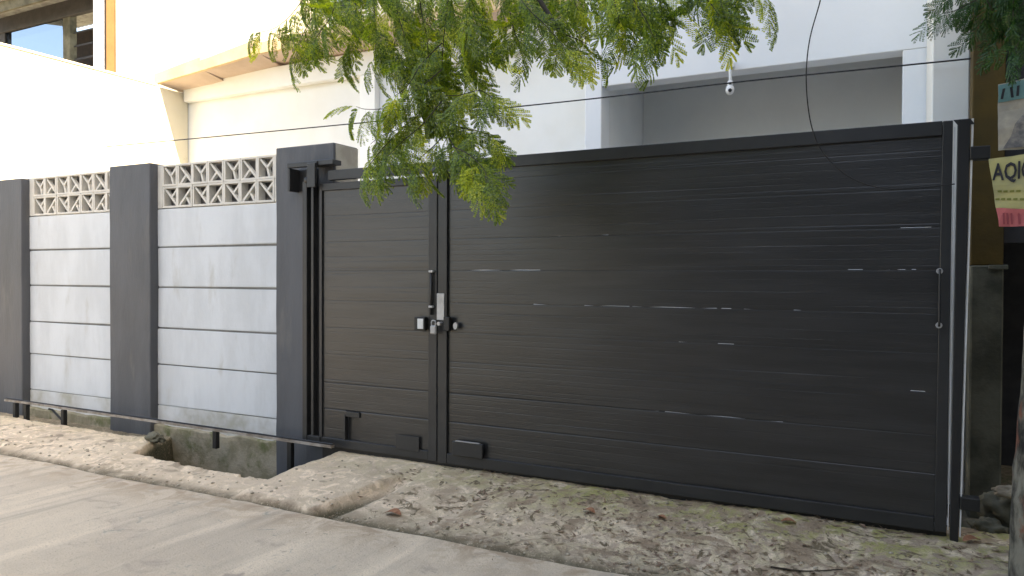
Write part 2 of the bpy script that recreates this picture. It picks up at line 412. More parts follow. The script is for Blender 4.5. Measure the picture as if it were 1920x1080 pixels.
# ------------------------------------------------------------------ gate frame, pedestrian gate, sliding gate
GY = 5.08      # front plane of the gates
def gx(px, py, Y=GY): return atY(px, py, Y).x
GT, GB = 2.585, .15
FR = empty('gate_surround'); tag(FR, 'dark steel gate surround: left channel post, top rail and guide box at the pillar', 'gate frame')
xa, xb = gx(568, 500), gx(597, 500)
w = (xb - xa)
box('channel_post', M['gate_frame'], FR, xa, xa + w * .30, GY - .01, GY + .085, .17, 2.50)
box('channel_web', M['black'], FR, xa + w * .30, xa + w * .98, GY + .05, GY + .083, .24, 2.46, 0)
box('channel_lip', M['gate_frame'], FR, xa + w * .52, xa + w * .68, GY, GY + .048, .24, 2.46, .002)
box('channel_foot', M['gate_frame'], FR, xa + w * .30, xb + .02, GY - .006, GY + .048, .17, .238)
# lintel rail above the pedestrian gate
xs = gx(830, 320)
box('top_rail', M['gate_frame'], FR, xa + .28, xs - .006, GY + .004, GY + .06, 2.50, GT, .003)
# the guide box on the pillar: an open steel channel
gx0, gx1 = gx(538, 330, GY - .04), gx(594, 330, GY - .04)
zt, zb = atY(560, 304, GY - .04).z, atY(560, 353, GY - .04).z
th = .035
yy = GY - .06
box('guide_plate', M['gate_frame'], FR, gx0, gx1, yy + .02, yy + .06, zt - .045, zt)
box('guide_plate', M['gate_frame'], FR, gx0, gx0 + .03, yy + .024, PF - .003, zb - .02, zt - .047)
box('guide_plate', M['gate_frame'], FR, gx1 - .1, gx1 - .004, yy, yy + .03, zb, zt - .02)
box('guide_plate', M['gate_frame'], FR, gx1 - .1, gx1 + .17, yy + .032, PF - .003, zt - .04, zt + .004)
bm = bmesh.new(); addtube(bm, [(gx1 - .13, yy + .03, zb + .07), (gx1 - .13, yy + .10, zb + .07)], .03, 16)
obj('guide_roller', bm, M['black'], FR, True)
box('guide_recess', M['black'], FR, gx0 + .032, gx1 - .102, PF - .012, PF - .004, zb - .01, zt - .05, 0)

def board_mesh(x0, x1, z0, z1, gaps, seed):
    n = max(6, int((x1 - x0) / .09)); H = z1 - z0
    prof = [(0, .005), (.02, .001), (.05, 0)]
    ribs = 5
    for r in range(ribs):
        a = .05 + .88 * (r + .25 + .5 * (noise.noise((seed, r * 3.3, 0)))) / ribs
        dp = .0004 + .0007 * max(0, noise.noise((seed, r * 1.7, 5)))
        prof += [(a, 0), (a + .02, dp), (a + .04, dp), (a + .05, 0)]
    prof += [(.96, 0), (.985, .0008), (1.0, .004)]
    xsn = {x0 + (x1 - x0) * i / n for i in range(n + 1)}
    for a, b_, h in gaps: xsn |= {a, a + .01, b_ - .01, b_}
    xsn = sorted(x for x in xsn if x0 <= x <= x1)
    jd = 1.0 if seed in (3.1, 6.2, 52.7, 55.4) else .12
    prof = [(u, y * jd) if y > .0007 and u < .03 else (u, y) for u, y in prof]
    vs = []; fs = []; P = len(prof)
    for x in xsn:
        lift = 0
        for a, b_, h in gaps:
            if a < x < b_: lift = h * (.6 + .4 * math.sin(x * 17))
        wv = .003 * noise.noise((x * 1.4, seed, 0))
        for k, (u, y) in enumerate(prof):
            z = z0 + u * H + (lift if k == 0 else lift * .4 if k == 1 else 0) + (.004 * noise.noise((x * 1.1, seed, k * .6)) if 1 < k < P - 2 else 0)
            if 2 < k < P - 3: y *= max(0, .5 + 2.2 * noise.noise((x * .8, k * 1.9, seed)))
            vs.append((x, GY + .022 + y + wv * math.sin(u * math.pi), z))
        for k, (u, y) in enumerate(prof): 
            vs.append((x, GY + .034, z0 + u * H + (lift if k == 0 else 0)))
    W = 2 * P
    for i in range(len(xsn) - 1):
        for k in range(P - 1):
            a = i * W + k; fs.append((a, a + W, a + W + 1, a + 1))
            a = i * W + P + k; fs.append((a, a + 1, a + W + 1, a + W))
        a = i * W; fs.append((a, a + P, a + W + P, a + W)); a = i * W + P - 1; fs.append((a, a + W, a + W + P, a + P))
    return vs, fs
zj = [.20, .487, .718, .975, 1.21, 1.447, 1.707, 1.96, 2.19, 2.42, 2.56]
# pedestrian gate
PG = empty('pedestrian_gate'); tag(PG, 'narrow charcoal steel gate leaf with horizontal boards, small cut-out at its foot', 'gate')
px0, px1 = xb + .004, gx(819, 500)
ptop = 2.475
for k in range(len(zj) - 2):
    vs, fs = board_mesh(px0 + .03, px1 - .05, zj[k], min(zj[k + 1], ptop - .03) + .002, [], k * 3.1)
    if k == 0:   # the lowest board is cut around the hole
        hx0, hx1 = gx(645, 790), gx(671, 790)
        continue
    pyobj('board', vs, fs, M['gate'], PG)
hz0, hz1 = .19, atY(655, 768, GY).z
for (a, b_) in ((px0 + .03, hx0), (hx1, px1 - .05)):
    vs, fs = board_mesh(a, b_, zj[0], zj[1] + .002, [], 1.0); pyobj('board', vs, fs, M['gate'], PG)
box('cut_out_frame', M['gate_frame'], PG, hx0 - .008, hx0 + .008, GY + .004, GY + .05, .2, .455, .002)
box('cut_out_frame', M['gate_frame'], PG, hx0 + .009, hx1 + .01, GY + .006, GY + .05, .44, .4862, .002)
box('cut_out_back', M['gate'], PG, hx0 + .009, hx1 + .01, GY + .05, GY + .054, .2, .486, 0)
box('stile', M['gate_frame'], PG, px0, px0 + .032, GY + .004, GY + .045, .16, ptop, .003)
box('stile', M['gate_frame'], PG, px1 - .082, px1, GY, GY + .045, .16, ptop, .003)
box('rail', M['gate_frame'], PG, px0 + .033, px1 - .083, GY + .003, GY + .045, ptop - .065, ptop - .002, .003)
box('rail', M['gate_frame'], PG, px0 + .033, px1 - .083, GY + .003, GY + .045, .162, .235, .003)
box('patch_plate', M['gate_frame'], PG, gx(742, 820), gx(786, 820), GY - .004, GY + .002, .22, .34, .002)
# draw bolt on its stile
bm = bmesh.new(); bxm = gx(811, 540)
addtube(bm, [(bxm, GY - .018, atY(811, 590, GY).z), (bxm, GY - .018, atY(811, 507, GY).z)], .011, 8)
obj('draw_bolt', bm, M['black'], PG, True)
for py in (509, 575):
    z = atY(811, py, GY).z
    box('bolt_clip', M['galv'], PG, bxm - .02, bxm + .02, GY - .032, GY - .001, z - .009, z + .009, .003)
box('latch_box', M['black'], PG, gx(782, 606), gx(802, 606), GY - .045, GY - .001, atY(790, 619, GY).z, atY(790, 594, GY).z, .004)
box('latch_plate', M['white2'], PG, gx(789, 606), gx(800, 606), GY - .052, GY - .046, atY(794, 616, GY).z, atY(794, 597, GY).z, .003)
# sliding gate
SG = empty('sliding_gate'); tag(SG, 'wide charcoal steel sliding gate of long horizontal boards with light showing through', 'gate')
sx0, sx1 = px1 + .012, gx(1770, 600)
def gp(pairs): return [(gx(a, 500), gx(b_, 500), h + .0022) for a, b_, h in pairs]
gapmap = {6: gp([(870, 945, .004), (948, 1012, .006), (1588, 1618, .005), (1648, 1672, .005), (1680, 1700, .003), (1708, 1720, .005)]),
          5: gp([(850, 875, .003), (996, 1040, .005), (1092, 1180, .006), (1182, 1345, .006), (1350, 1372, .004), (1392, 1420, .007), (1486, 1504, .004)]),
          4: gp([(1270, 1298, .003), (1344, 1378, .004)]),
          3: gp([(1708, 1740, .006)]),
          2: gp([(1210, 1236, .005), (1245, 1400, .005), (1405, 1470, .003)]),
          7: gp([(1686, 1748, .007)]), 8: gp([]), 9: gp([(1092, 1108, .008)])}
gapmap[7] += gp([(1028, 1050, .004), (1118, 1140, .007)])
for k in range(len(zj) - 1):
    vs, fs = board_mesh(sx0 + .07, sx1 + .02, zj[k], zj[k + 1] + .002, gapmap.get(k, []), 50 + k * 2.7)
    pyobj('board', vs, fs, M['gate'], SG)
box('stile', M['gate_frame'], SG, sx0, sx0 + .085, GY - .002, GY + .045, .155, GT - .002, .003)
def lean_box(name, m, parent, pxt, pxb, pxt2, pxb2, y0, y1, z0, z1, bev=.003):
    pt, pb, pt2, pb2 = gx(pxt, 232), gx(pxb, 985), gx(pxt2, 232), gx(pxb2, 985)
    bm = bmesh.new()
    addhex(bm, [(pb, y0, z0), (pb2, y0, z0), (pb2, y1, z0), (pb, y1, z0), (pt, y0, z1), (pt2, y0, z1), (pt2, y1, z1), (pt, y1, z1)])
    if bev: bmesh.ops.bevel(bm, geom=bm.edges[:], offset=bev, segments=1, affect='EDGES')
    return obj(name, bm, m, parent)
lean_box('stile', M['gate_frame'], SG, 1768, 1752, 1787, 1775, GY - .002, GY + .045, .155, GT - .002)
lean_box('edge_strip', M['gaplight'], SG, 1789.5, 1777, 1792, 1778.5, GY + .005, GY + .03, .17, GT - .04, 0)  # pale strip painted as light through the gap
box('rail', M['gate_frame'], SG, sx0 + .086, gx(1768, 232) - .002, GY, GY + .045, GT - .085, GT, .003)
box('rail', M['gate_frame'], SG, sx0 + .086, gx(1752, 985) - .002, GY, GY + .045, .152, .235, .003)
bx0, bx1 = gx(851, 840), gx(908, 840)
box('wheel_cover', M['gate_frame'], SG, bx0, bx1, GY - .03, GY - .003, atY(880, 856, GY).z, atY(880, 829, GY).z, .005)
box('wheel_cover_lip', M['galv'], SG, bx0 + .03, bx1 - .03, GY - .034, GY - .01, atY(880, 829, GY).z + .001, atY(880, 829, GY).z + .006, 0)
box('gap_shade_bar', M['black'], SG, px0, gx(1776, 985), GY + .05, GY + .13, -.02, .15, 0)  # black bar added to keep the gap under the gate dark
# pull handle near the right stile
hxx = gx(1761, 560)
bm = bmesh.new(); addtube(bm, spline([(hxx, GY, 1.70), (hxx, GY - .04, 1.69), (hxx, GY - .045, 1.5), (hxx, GY - .04, 1.39), (hxx, GY, 1.38)], 5), .007, 8)
obj('pull_handle', bm, M['gate_frame'], SG, True)
for z in (1.70, 1.38):
    bm = bmesh.new(); addtube(bm, [(hxx, GY - .012, z), (hxx, GY - .002, z)], .018, 10); obj('handle_rose', bm, M['galv'], SG)
box('sheet_tape', M['galv'], SG, gx(820, 575), gx(834, 575), GY - .01, GY - .003, atY(826, 600, GY).z, atY(826, 550, GY).z, .002)
box('keeper', M['black'], SG, gx(836, 606), gx(847, 606), GY - .04, GY - .003, atY(841, 620, GY).z, atY(841, 594, GY).z, .004)
bm = bmesh.new(); p = atY(855, 611, GY - .01); addtube(bm, [(p.x, GY - .025, p.z), (p.x, GY - .003, p.z)], .028, 14)
o = obj('lock_cylinder', bm, M['galv'], SG); 
for v in o.data.vertices: v.co.x = p.x + (v.co.x - p.x) * .65
# padlock hanging between the two leaves
PL = empty('padlock'); tag(PL, 'small silver padlock hanging between the two gate leaves', 'padlock')
p = atY(813, 616, GY - .05)
bm = bmesh.new(); addbox(bm, p.x - .028, p.x + .028, GY - .065, GY - .04, p.z - .045, p.z + .025, .008); obj('lock_body', bm, M['galv'], PL)
bm = bmesh.new(); addtube(bm, spline([(p.x - .018, GY - .052, p.z + .02), (p.x - .016, GY - .052, p.z + .06), (p.x + .016, GY - .052, p.z + .06), (p.x + .018, GY - .052, p.z + .02)], 6), .005, 8)
obj('shackle', bm, M['galv'], PL, True)
p = atY(823, 607, GY - .04)
bm = bmesh.new(); addtube(bm, [(p.x, GY - .05, p.z), (p.x, GY - .004, p.z)], .015, 12); obj('latch_knob', bm, M['galv'], SG)
lean_box('head_plate', M['gate_frame'], SG, 1787.3, 1787, 1819, 1819, GY - .004, GY - .0005, GT - .035, GT - .001, 0)
# right-hand post
RP = empty('gate_post'); tag(RP, 'dark steel post at the right end of the sliding gate, pale strip painted as gap light', 'gate post')
lean_box('post', M['postb'], RP, 1796, 1781, 1820, 1797, GY - .005, GY + .04, .1, GT)
lean_box('gap_light_edge', M['gaplight'], RP, 1822, 1798.8, 1826, 1801.5, GY + .0, GY + .02, .14, GT + .0, 0)  # bright line of light beside the post, put in as a pale strip
for py, z in ((291, 2.385), (925, .345)):
    x = gx(1824 - 22 * (py - 232) / 753, py)
    box('hinge', M['black'], RP, x - .01, x + .09, GY - .02, GY + .06, z - .04, z + .035, .004)
# gate track on stub posts along the wall foot
TR = empty('gate_track'); tag(TR, 'rusty steel gate track on short stub posts along the wall foot', 'gate track')
tx0, tx1 = atY(12, 753, 4.98).x, atY(625, 838, 4.98).x
bm = bmesh.new()
n = 40
for i in range(n):
    a, b_ = tx0 + (tx1 - tx0) * i / n, tx0 + (tx1 - tx0) * (i + 1) / n
    za, zb_ = .205 + .006 * noise.noise((a, 0, 0)) - .02 * i / n, .205 + .006 * noise.noise((b_, 0, 0)) - .02 * (i + 1) / n
    addhex(bm, [(a, 4.955, za), (b_, 4.955, zb_), (b_, 4.995, zb_), (a, 4.995, za), (a, 4.955, za + .022), (b_, 4.955, zb_ + .022), (b_, 4.995, zb_ + .022), (a, 4.995, za + .022)])
obj('track_bar', bm, M['rail'], TR)
bm = bmesh.new(); addtube(bm, [(tx0, 4.975, .235), (tx1, 4.975, .215)], .008, 6); obj('track_wire', bm, M['black'], TR)
for px in (28, 48, 118, 403, 543):
    x = atY(px, 800, 4.985).x
    zb_ = -.40 if px == 543 else .02 if px == 403 else -.02
    box('stub_post', M['black'], TR, x - .025, x + .025, 4.975, 5.02, zb_, .19, .003)
xx = atY(118, 780, 4.985).x
bm = bmesh.new(); addtube(bm, [(xx, 4.99, .06), (xx - .2, 4.99, .17), (xx - .26, 4.99, .175)], .012, 6); obj('brace', bm, M['black'], TR)

# ------------------------------------------------------------------ white house
HS = empty('white_house'); tag(HS, 'white rendered house with carport opening and a projecting canopy behind the wall', 'house')
WY = 9.0
gxl = atY(1097, 250, 7.5).x; gxo = atY(1128, 250, 7.5).x; gxr = atY(1692, 150, 7.5).x; gxe = atY(1746, 150, 7.5).x
XW = -11.0
box('front_wall', M['white2'], HS, XW - .2, gxo, WY, WY + .2, 0, 4.9, 0)
box('beam', M['white2'], HS, XW + .03, gxl - .003, WY - .13, WY - .002, 4.66, 5.0, .01)
# canopy: fascia (sunlit) and soffit
zc0 = atY(305, 158, 8.48).z; zc1 = atY(480, 103, 8.4).z + .02; xc1 = atY(480, 103, 8.4).x
def czone(x):
    return zc0 + (zc1 - zc0) * min(1, max(0, (x - XW) / (xc1 - XW)))
bm = bmesh.new(); xsn = [XW - .1, -10, xc1, -6, gxl - .01]
for a, b_ in zip(xsn, xsn[1:]):
    za, zb_ = czone(a), czone(b_)
    addhex(bm, [(a, 8.4, za), (b_, 8.4, zb_), (b_, 8.47, zb_), (a, 8.47, za), (a, 8.4, za + .16), (b_, 8.4, zb_ + .22), (b_, 8.47, zb_ + .22), (a, 8.47, za + .16)])
obj('canopy_fascia', bm, M['fascia'], HS)
bm = bmesh.new()
for a, b_ in zip(xsn, xsn[1:]):
    za, zb_ = czone(a) + .02, czone(b_) + .02
    addhex(bm, [(a, 8.472, za), (b_, 8.472, zb_), (b_, 8.999, zb_ - .1), (a, 8.999, za - .05), (a, 8.472, za + .1), (b_, 8.472, zb_ + .1), (b_, 8.999, zb_ + .1), (a, 8.999, za + .1)])
obj('canopy_soffit', bm, M['soffit'], HS)
xu = atY(217, 80, 9.0).x
box('upper_wall', M['cream'], HS, xu, gxl + 1.5, WY + .004, WY + .2, 4.905, 8.2, 0)
# window in the upper wall, half hidden by leaves
wx0, wx1 = atY(606, 10, WY).x, atY(700, 10, WY).x
WN = box('window', M['dark'], HS, wx0, wx1, WY - .05, WY - .001, 5.75, 7.2, .004)
tg = mat('sky_dimming_glass', (.32, .36, .42), None, rough=.02); tg.node_tree.nodes['Principled BSDF'].inputs['Transmission Weight'].default_value = 1; tg.node_tree.nodes['Principled BSDF'].inputs['IOR'].default_value = 1.1  # glass tint added to dim the sky behind the terrace
gm = mat('window_glass', (.25, .32, .38), None, rough=.08, spec=.8)
box('pane', gm, WN, wx0 + .1, (wx0 + wx1) / 2 - .03, WY - .056, WY - .051, 5.85, 7.1, 0)
box('pane', gm, WN, (wx0 + wx1) / 2 + .03, wx1 - .1, WY - .056, WY - .051, 5.85, 7.1, 0)
# grey pilaster
box('pilaster', M['carport'], HS, atY(684, 170, WY).x, atY(712, 170, WY).x, WY - .12, WY - .002, 0, 4.655, .005)
# carport block
CT = 3.685
box('carport_column', M['white'], HS, gxl, gxo - .002, 7.49, 7.75, .1, 6.2, .008)
box('carport_fascia', M['white'], HS, gxo, gxr + .6, 7.5, 7.72, CT, 6.2, .006)
box('carport_column', M['white'], HS, gxr, gxe, 7.503, 7.75, .1, CT - .002, .006)
box('carport_side_wall', M['carport'], HS, gxo - .2, gxo - .003, 7.752, 8.998, .1, 6.2, 0)
box('carport_side_wall', M['carport'], HS, gxe - .1, gxe + .15, 7.752, 9.0, .1, 6.2, 0)
box('carport_back_wall', M['carport'], HS, gxo + .001, gxe - .102, 8.95, 9.1, .1, 6.2, 0)
box('carport_ceiling', M['carport'], HS, gxo, gxe, 7.722, 8.94, 4.35, 4.5, 0)
box('carport_roof', M['white'], HS, gxl, gxe + .15, 7.49, 9.2, 6.203, 6.4, .01)
# boundary side wall whose end face shows right of the carport
SW = box('side_boundary_wall', M['sidewhite'], None, atY(1747, 150, 6.25).x, atY(1819, 150, 6.25).x, 6.25, 7.49, .0, 5.6, .01)
tag(SW, 'tall cream-white wall end between the carport and the dark mustard wall', 'wall')

# ------------------------------------------------------------------ neighbour's house on the left
NH = empty('neighbour_house'); tag(NH, 'bright sunlit house at upper left with an open dark-framed upper terrace', 'house')
zt_ = atX(150, 124, XW).z
box('side_wall', M['cream'], NH, XW - .22, XW, 5.55, 8.996, 0, zt_, .01)
box('side_wall_cap', M['cream'], NH, XW - .24, XW + .015, 5.5, 8.39, zt_ + .001, zt_ + .04, .01)
NY = 9.6
def nb(name, m, xa_, xb_, ya_, yb_, Y=NY, t=.15, bev=.004):    # a front-parallel box given by photo edges at depth Y
    a = atY(xa_, 80, Y).x; b_ = atY(xb_, 80, Y).x
    return box(name, m, NH, a, b_, Y, Y + t, ya_, yb_, bev)
zs = atY(60, 110, NY).z - 1.2
zr = atY(60, 48, NY).z
nb('post', M['dark'], -14, 9, zs, zr + .3)
nb('sky_dimming_pane', tg, 9.5, 117.5, zs, zr + .02, NY + .03, .01, 0)  # added pane that tones down the sky seen through it
nb('post', M['greyconc'], 118, 131, zs, zr + .25, NY + .02)
nb('corner_post', M['white'], 175, 192, zs, 7.5, NY - .5, .2)
nb('downpipe', M['brown'], 193, 199, zs, 7.5, NY - .45, .06)
nb('trim', M['ochre'], 199, 217, zs, 7.5, NY - .56, .1)
nb('header', M['dark'], -60, 176, zr + .0, zr + .33, NY - .02, .1)
nb('back_wall', M['brown'], 131, 174, zs, zr + .1, NY + .9, .1)
nb('terrace_slab', M['cream'], -60, 200, zs - .2, zs, NY - .4, 1.8)
for k in range(5):
    z = zs + .45 + k * .28
    a, b_ = atY(132, 80, NY + .1).x, atY(174, 80, NY + .1).x
    bm = bmesh.new(); addhex(bm, [(a, NY + .1, z), (b_, NY + .1, z), (b_, NY + .22, z + .08), (a, NY + .22, z + .08), (a, NY + .1, z + .02), (b_, NY + .1, z + .02), (b_, NY + .22, z + .1), (a, NY + .22, z + .1)])
    obj('louvre_slat', bm, M['dark'] if k != 1 else M['greyconc'], NH)
# corrugated roof with fascia board
a, b_ = atY(-80, 20, NY - .5).x, atY(176, 20, NY - .5).x
box('eave_board', M['greyconc'], NH, a, b_, NY - .55, NY - .5, zr + .14, zr + .36, .004)
vs = []; fs = []; n = 90
for i in range(n + 1):
    x = a + (b_ - a) * i / n; dz = .025 * math.sin(i * math.pi / 1.5)
    vs += [(x, NY - .7, zr + .385 + dz), (x, NY + 2.2, zr + .9 + dz), (x, NY - .7, zr + .375 + dz), (x, NY + 2.2, zr + .89 + dz)]
for i in range(n):
    k = i * 4; fs += [(k, k + 4, k + 5, k + 1), (k + 2, k + 3, k + 7, k + 6), (k, k + 2, k + 6, k + 4)]
pyobj('roof', vs, fs, M['roofm'], NH, True)

# ------------------------------------------------------------------ right side: mustard building, stones
MH = empty('mustard_building'); tag(MH, 'shaded mustard-coloured building beyond the right gate post on a grey concrete base', 'building')
mx0 = atY(1822, 300, 6.0).x; mx1 = atY(1884, 300, 6.0).x
zsill = atY(1850, 497, 6.0).z
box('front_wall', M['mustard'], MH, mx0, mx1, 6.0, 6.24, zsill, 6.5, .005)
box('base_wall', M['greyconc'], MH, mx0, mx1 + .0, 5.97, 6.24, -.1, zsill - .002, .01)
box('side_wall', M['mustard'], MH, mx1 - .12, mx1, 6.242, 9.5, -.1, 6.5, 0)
box('back_wall', M['dark'], MH, mx1 + .002, 6, 7.8, 8.0, -.1, 6.5, 0)  # dark wall put where the gap is only shaded space
box('roof', M['roofm'], MH, mx0 + .001, 6.2, 5.7, 9.6, 6.502, 6.62, .01)
box('ledge', M['greyconc'], MH, mx0 + .1, mx1 + .02, 5.93, 5.968, zsill - .03, zsill + .0, .004)
box('shade_panel', M['dark'], MH, mx1 + .002, mx1 + 1.2, 6.1, 6.2, zsill + .15, 5.5, .004)  # dark panel standing in for deep shade in the gap
def rock(name, c, r, m, seed, flat=.6):
    bm = bmesh.new(); bmesh.ops.create_icosphere(bm, subdivisions=4, radius=1)
    for v in bm.verts:
        n_ = v.co.normalized(); k = 1 + .5 * noise.noise(n_ * 1.8 + Vector((seed, 0, 0))) + .07 * noise.noise(n_ * 12 + Vector((seed, 1, 0))) + .2 * noise.noise(n_ * 5 + Vector((seed, 3, 0)))
        v.co = Vector((n_.x * k * r[0], n_.y * k * r[1], n_.z * k * r[2]))
        v.co += Vector(c)
    return obj(name, bm, m, None, True)
rk = [((.62, 5.55, .22), (.14, .12, .12), 'large dark stone against the concrete base right of the gate'),
      ((.50, 5.38, .12), (.1, .09, .06), 'low brown rubble block at the foot of the right gate post'),
      ((.66, 5.4, .36), (.12, .03, .04), 'flat pale broken slab resting on the rubble right of the gate')]
for i, (c, r, l) in enumerate(rk):
    tag(rock('rubble_stone', c, r, M['greyconc'] if i != 2 else M['gravel'], i * 3.3), l, 'stone', 'rubble beside the right gate post')
c = atZ(296, 822, .08)
tag(rock('concrete_lump', (c.x, c.y - .03, .09), (.10, .06, .05), M['greyconc'], 9), 'dark concrete lump on the back edge of the drain hole', 'stone')

# ------------------------------------------------------------------ cables and camera
def cable(name, pts, r, label, parent=None):
    bm = bmesh.new(); addtube(bm, spline(pts, 8), r, 6); o = obj(name, bm, M['cable'], parent, True)
    if label: tag(o, label, 'cable')
    return o
CY = 6.15
pts = [(-10.99, CY, atX(345, 260, -10.9).z)] + [atY(px, py, CY) for px, py in ((650, 233), (960, 201), (1130, 183), (1400, 152), (1690, 123), (1820, 110), (1990, 92))]
pts[0] = atY(200, 275, CY)
cable('overhead_cable', pts, .006, 'thin black cable strung almost level across the front of the house')
pts = [atY(px, py, Y) for px, py, Y in ((1552, -60, 4.6), (1537, 5, 4.65), (1519, 70, 4.7), (1512, 130, 4.75), (1514, 190, 4.8), (1524, 245, 4.85), (1545, 288, 4.9), (1590, 330, 4.93), (1650, 352, 4.95), (1720, 352, 4.97), (1790, 345, 5.0))]
cable('hanging_cable', pts, .0038, 'black cable hanging in a loose curve down in front of the gate')
CC = empty('security_camera'); tag(CC, 'small white twin-lens security camera hanging under the carport beam', 'camera')
cp = atY(1369, 160, 7.44)
def ball(bm, c, r, sx=1, sy=1, sz=1, u=16, v=10):
    m4 = Matrix.Translation(Vector(c)) @ Matrix.Diagonal((r * sx, r * sy, r * sz, 1))
    bmesh.ops.create_uvsphere(bm, u_segments=u, v_segments=v, radius=1, matrix=m4)
wp = mat('white_plastic', (.8, .8, .8), None, rough=.4)
bm = bmesh.new(); addtube(bm, [(cp.x, 7.44, 3.72), (cp.x, 7.44, cp.z + .05)], .014, 8); addbox(bm, cp.x - .035, cp.x + .035, 7.42, 7.498, 3.70, 3.76, .005); obj('mount', bm, wp, CC)
bm = bmesh.new(); ball(bm, (cp.x, 7.44, cp.z + .02), .03, 1, 1, 1.05); obj('upper_lens_head', bm, wp, CC, True)
bm = bmesh.new(); ball(bm, (cp.x, 7.43, cp.z - .045), .041, 1, 1, 1.15); obj('lower_head', bm, wp, CC, True)
d = (CAMPOS - Vector((cp.x, 7.43, cp.z))).normalized()
for (z, rr, off) in ((cp.z + .02, .012, .028), (cp.z - .048, .018, .039)):
    q = Vector((cp.x, 7.437, z)); bm = bmesh.new(); addtube(bm, [q + d * (off - .01), q + d * (off + .008)], rr, 12); obj('lens', bm, M['black'], CC)

# ------------------------------------------------------------------ tree
TREE = empty('feathery_tree'); tag(TREE, 'tall tree with feathery drooping leaves whose lichen-spotted trunk stands right of the gate', 'tree')
tb = atZ(1915, 1080, .0)
TXc = atY(1890, 900, 4.62).x + .18
trunk = [(TXc - .0, 4.62, -.1), (TXc + .0, 4.62, .6), (TXc + .03, 4.62, 1.4), (TXc + .06, 4.6, 2.4), (TXc + .1, 4.5, 3.6), (TXc + .1, 4.3, 5.0), (TXc, 4.0, 6.6), (TXc - .3, 3.6, 8.2)]
bm = bmesh.new(); addtube(bm, spline(trunk, 10), .17, 20, .09)
for v in bm.verts:
    k = 1 + .12 * noise.noise(v.co * 6) + .06 * noise.noise(v.co * 20)
    c_ = Vector((TXc, 4.6, v.co.z)); d_ = v.co - c_; v.co = c_ + Vector((d_.x * k, d_.y * k, d_.z))
obj('trunk', bm, M['bark'], TREE, True)
def leaf_mesh(seed, L=.21, pairs=6, big=False):
    rnd = random.Random(seed); vs = []; fs = []
    def quad(p, d, n, l, w):
        s = d.cross(n).normalized() * w
        i = len(vs); vs.extend([p, p + d * l * .5 + s, p + d * l, p + d * l * .5 - s]); fs.append((i, i + 1, i + 2, i + 3))
    pos = Vector((0, 0, 0)); d = Vector((1, 0, 0)); up = Vector((0, 0, 1)); droop = rnd.uniform(.10, .26)
    seg = L / (pairs + 1)
    for k in range(pairs + 1):
        nd = (d + Vector((0, rnd.uniform(-.04, .04), -droop))).normalized()
        q = pos + nd * seg
        i = len(vs); s = Vector((0, .0011, 0)); vs.extend([pos - s, pos + s, q + s, q - s]); fs.append((i, i + 1, i + 2, i + 3))
        pos = q; d = nd
        if k < pairs or True:
            for sg in (-1, 1):
                ang = R(rnd.uniform(42, 62)) if k < pairs else R(18)
                pd = (d * math.cos(ang) + Vector((0, sg, 0)) * math.sin(ang) + Vector((0, 0, -.12 - rnd.random() * .25))).normalized()
                pl = .092 * rnd.uniform(.85, 1.1) * (.75 + .5 * math.sin(math.pi * (k + 1.2) / (pairs + 2)))
                if big:
                    n_ = (pd.cross(Vector((0, sg, .3)))).normalized()
                    quad(pos, pd, Vector((0, 0, 1)), pl * 1.15, .013)
                    continue
                m_ = 9; pp = pos.copy(); cur = pd.copy()
                for j in range(m_):
                    cur = (cur + Vector((0, 0, -.05))).normalized(); pn = pp + cur * (pl / m_)
                    n_ = (Vector((0, 0, 1)) + Vector((rnd.uniform(-.35, .35), rnd.uniform(-.35, .35), 0))).normalized()
                    sd = cur.cross(Vector((0, 0, 1))).normalized()
                    ll = .0145 * (.65 + .5 * math.sin(math.pi * (j + 1) / (m_ + 1)))
                    for s2 in (-1, 1):
                        ld = (sd * s2 * .85 + cur * .55 + Vector((0, 0, -.15))).normalized()
                        quad(pp, ld, n_, ll, .0056)
                    i = len(vs); s = sd * .0007; vs.extend([pp - s, pp + s, pn + s, pn - s]); fs.append((i, i + 1, i + 2, i + 3))
                    pp = pn
    return vs, fs
LV = [leaf_mesh(s, L=.2 + .02 * (s % 3), pairs=5 + s % 3) for s in range(8)]
LM = []
for vs, fs in LV:
    me = bpy.data.meshes.new('leaf'); me.from_pydata(vs, [], fs); me.update(); me.materials.append(M['leaf']); LM.append(me)
LMD = []
for me in LM:
    m2 = me.copy(); m2.materials.clear(); m2.materials.append(M['leafdark']); LMD.append(m2)
CAMF = (CAMROT @ Vector((0, 0, -1))).normalized()
def leafmatrix(p, d, scale, rnd):
    d = d.normalized()
    # leaf blade normal: half upwards, half towards where the light and the street are
    n = (Vector((rnd.uniform(-.6, .6), rnd.uniform(-1.1, -.1), rnd.uniform(.1, 1))))
    n = (n - d * n.dot(d)).normalized(); y = n.cross(d).normalized()
    mt = Matrix((d, y, n)).transposed().to_4x4()
    return Matrix.Translation(p) @ mt @ Matrix.Scale(scale, 4)
rnd = random.Random(11)
leaves = []      # (matrix, variant, dark)
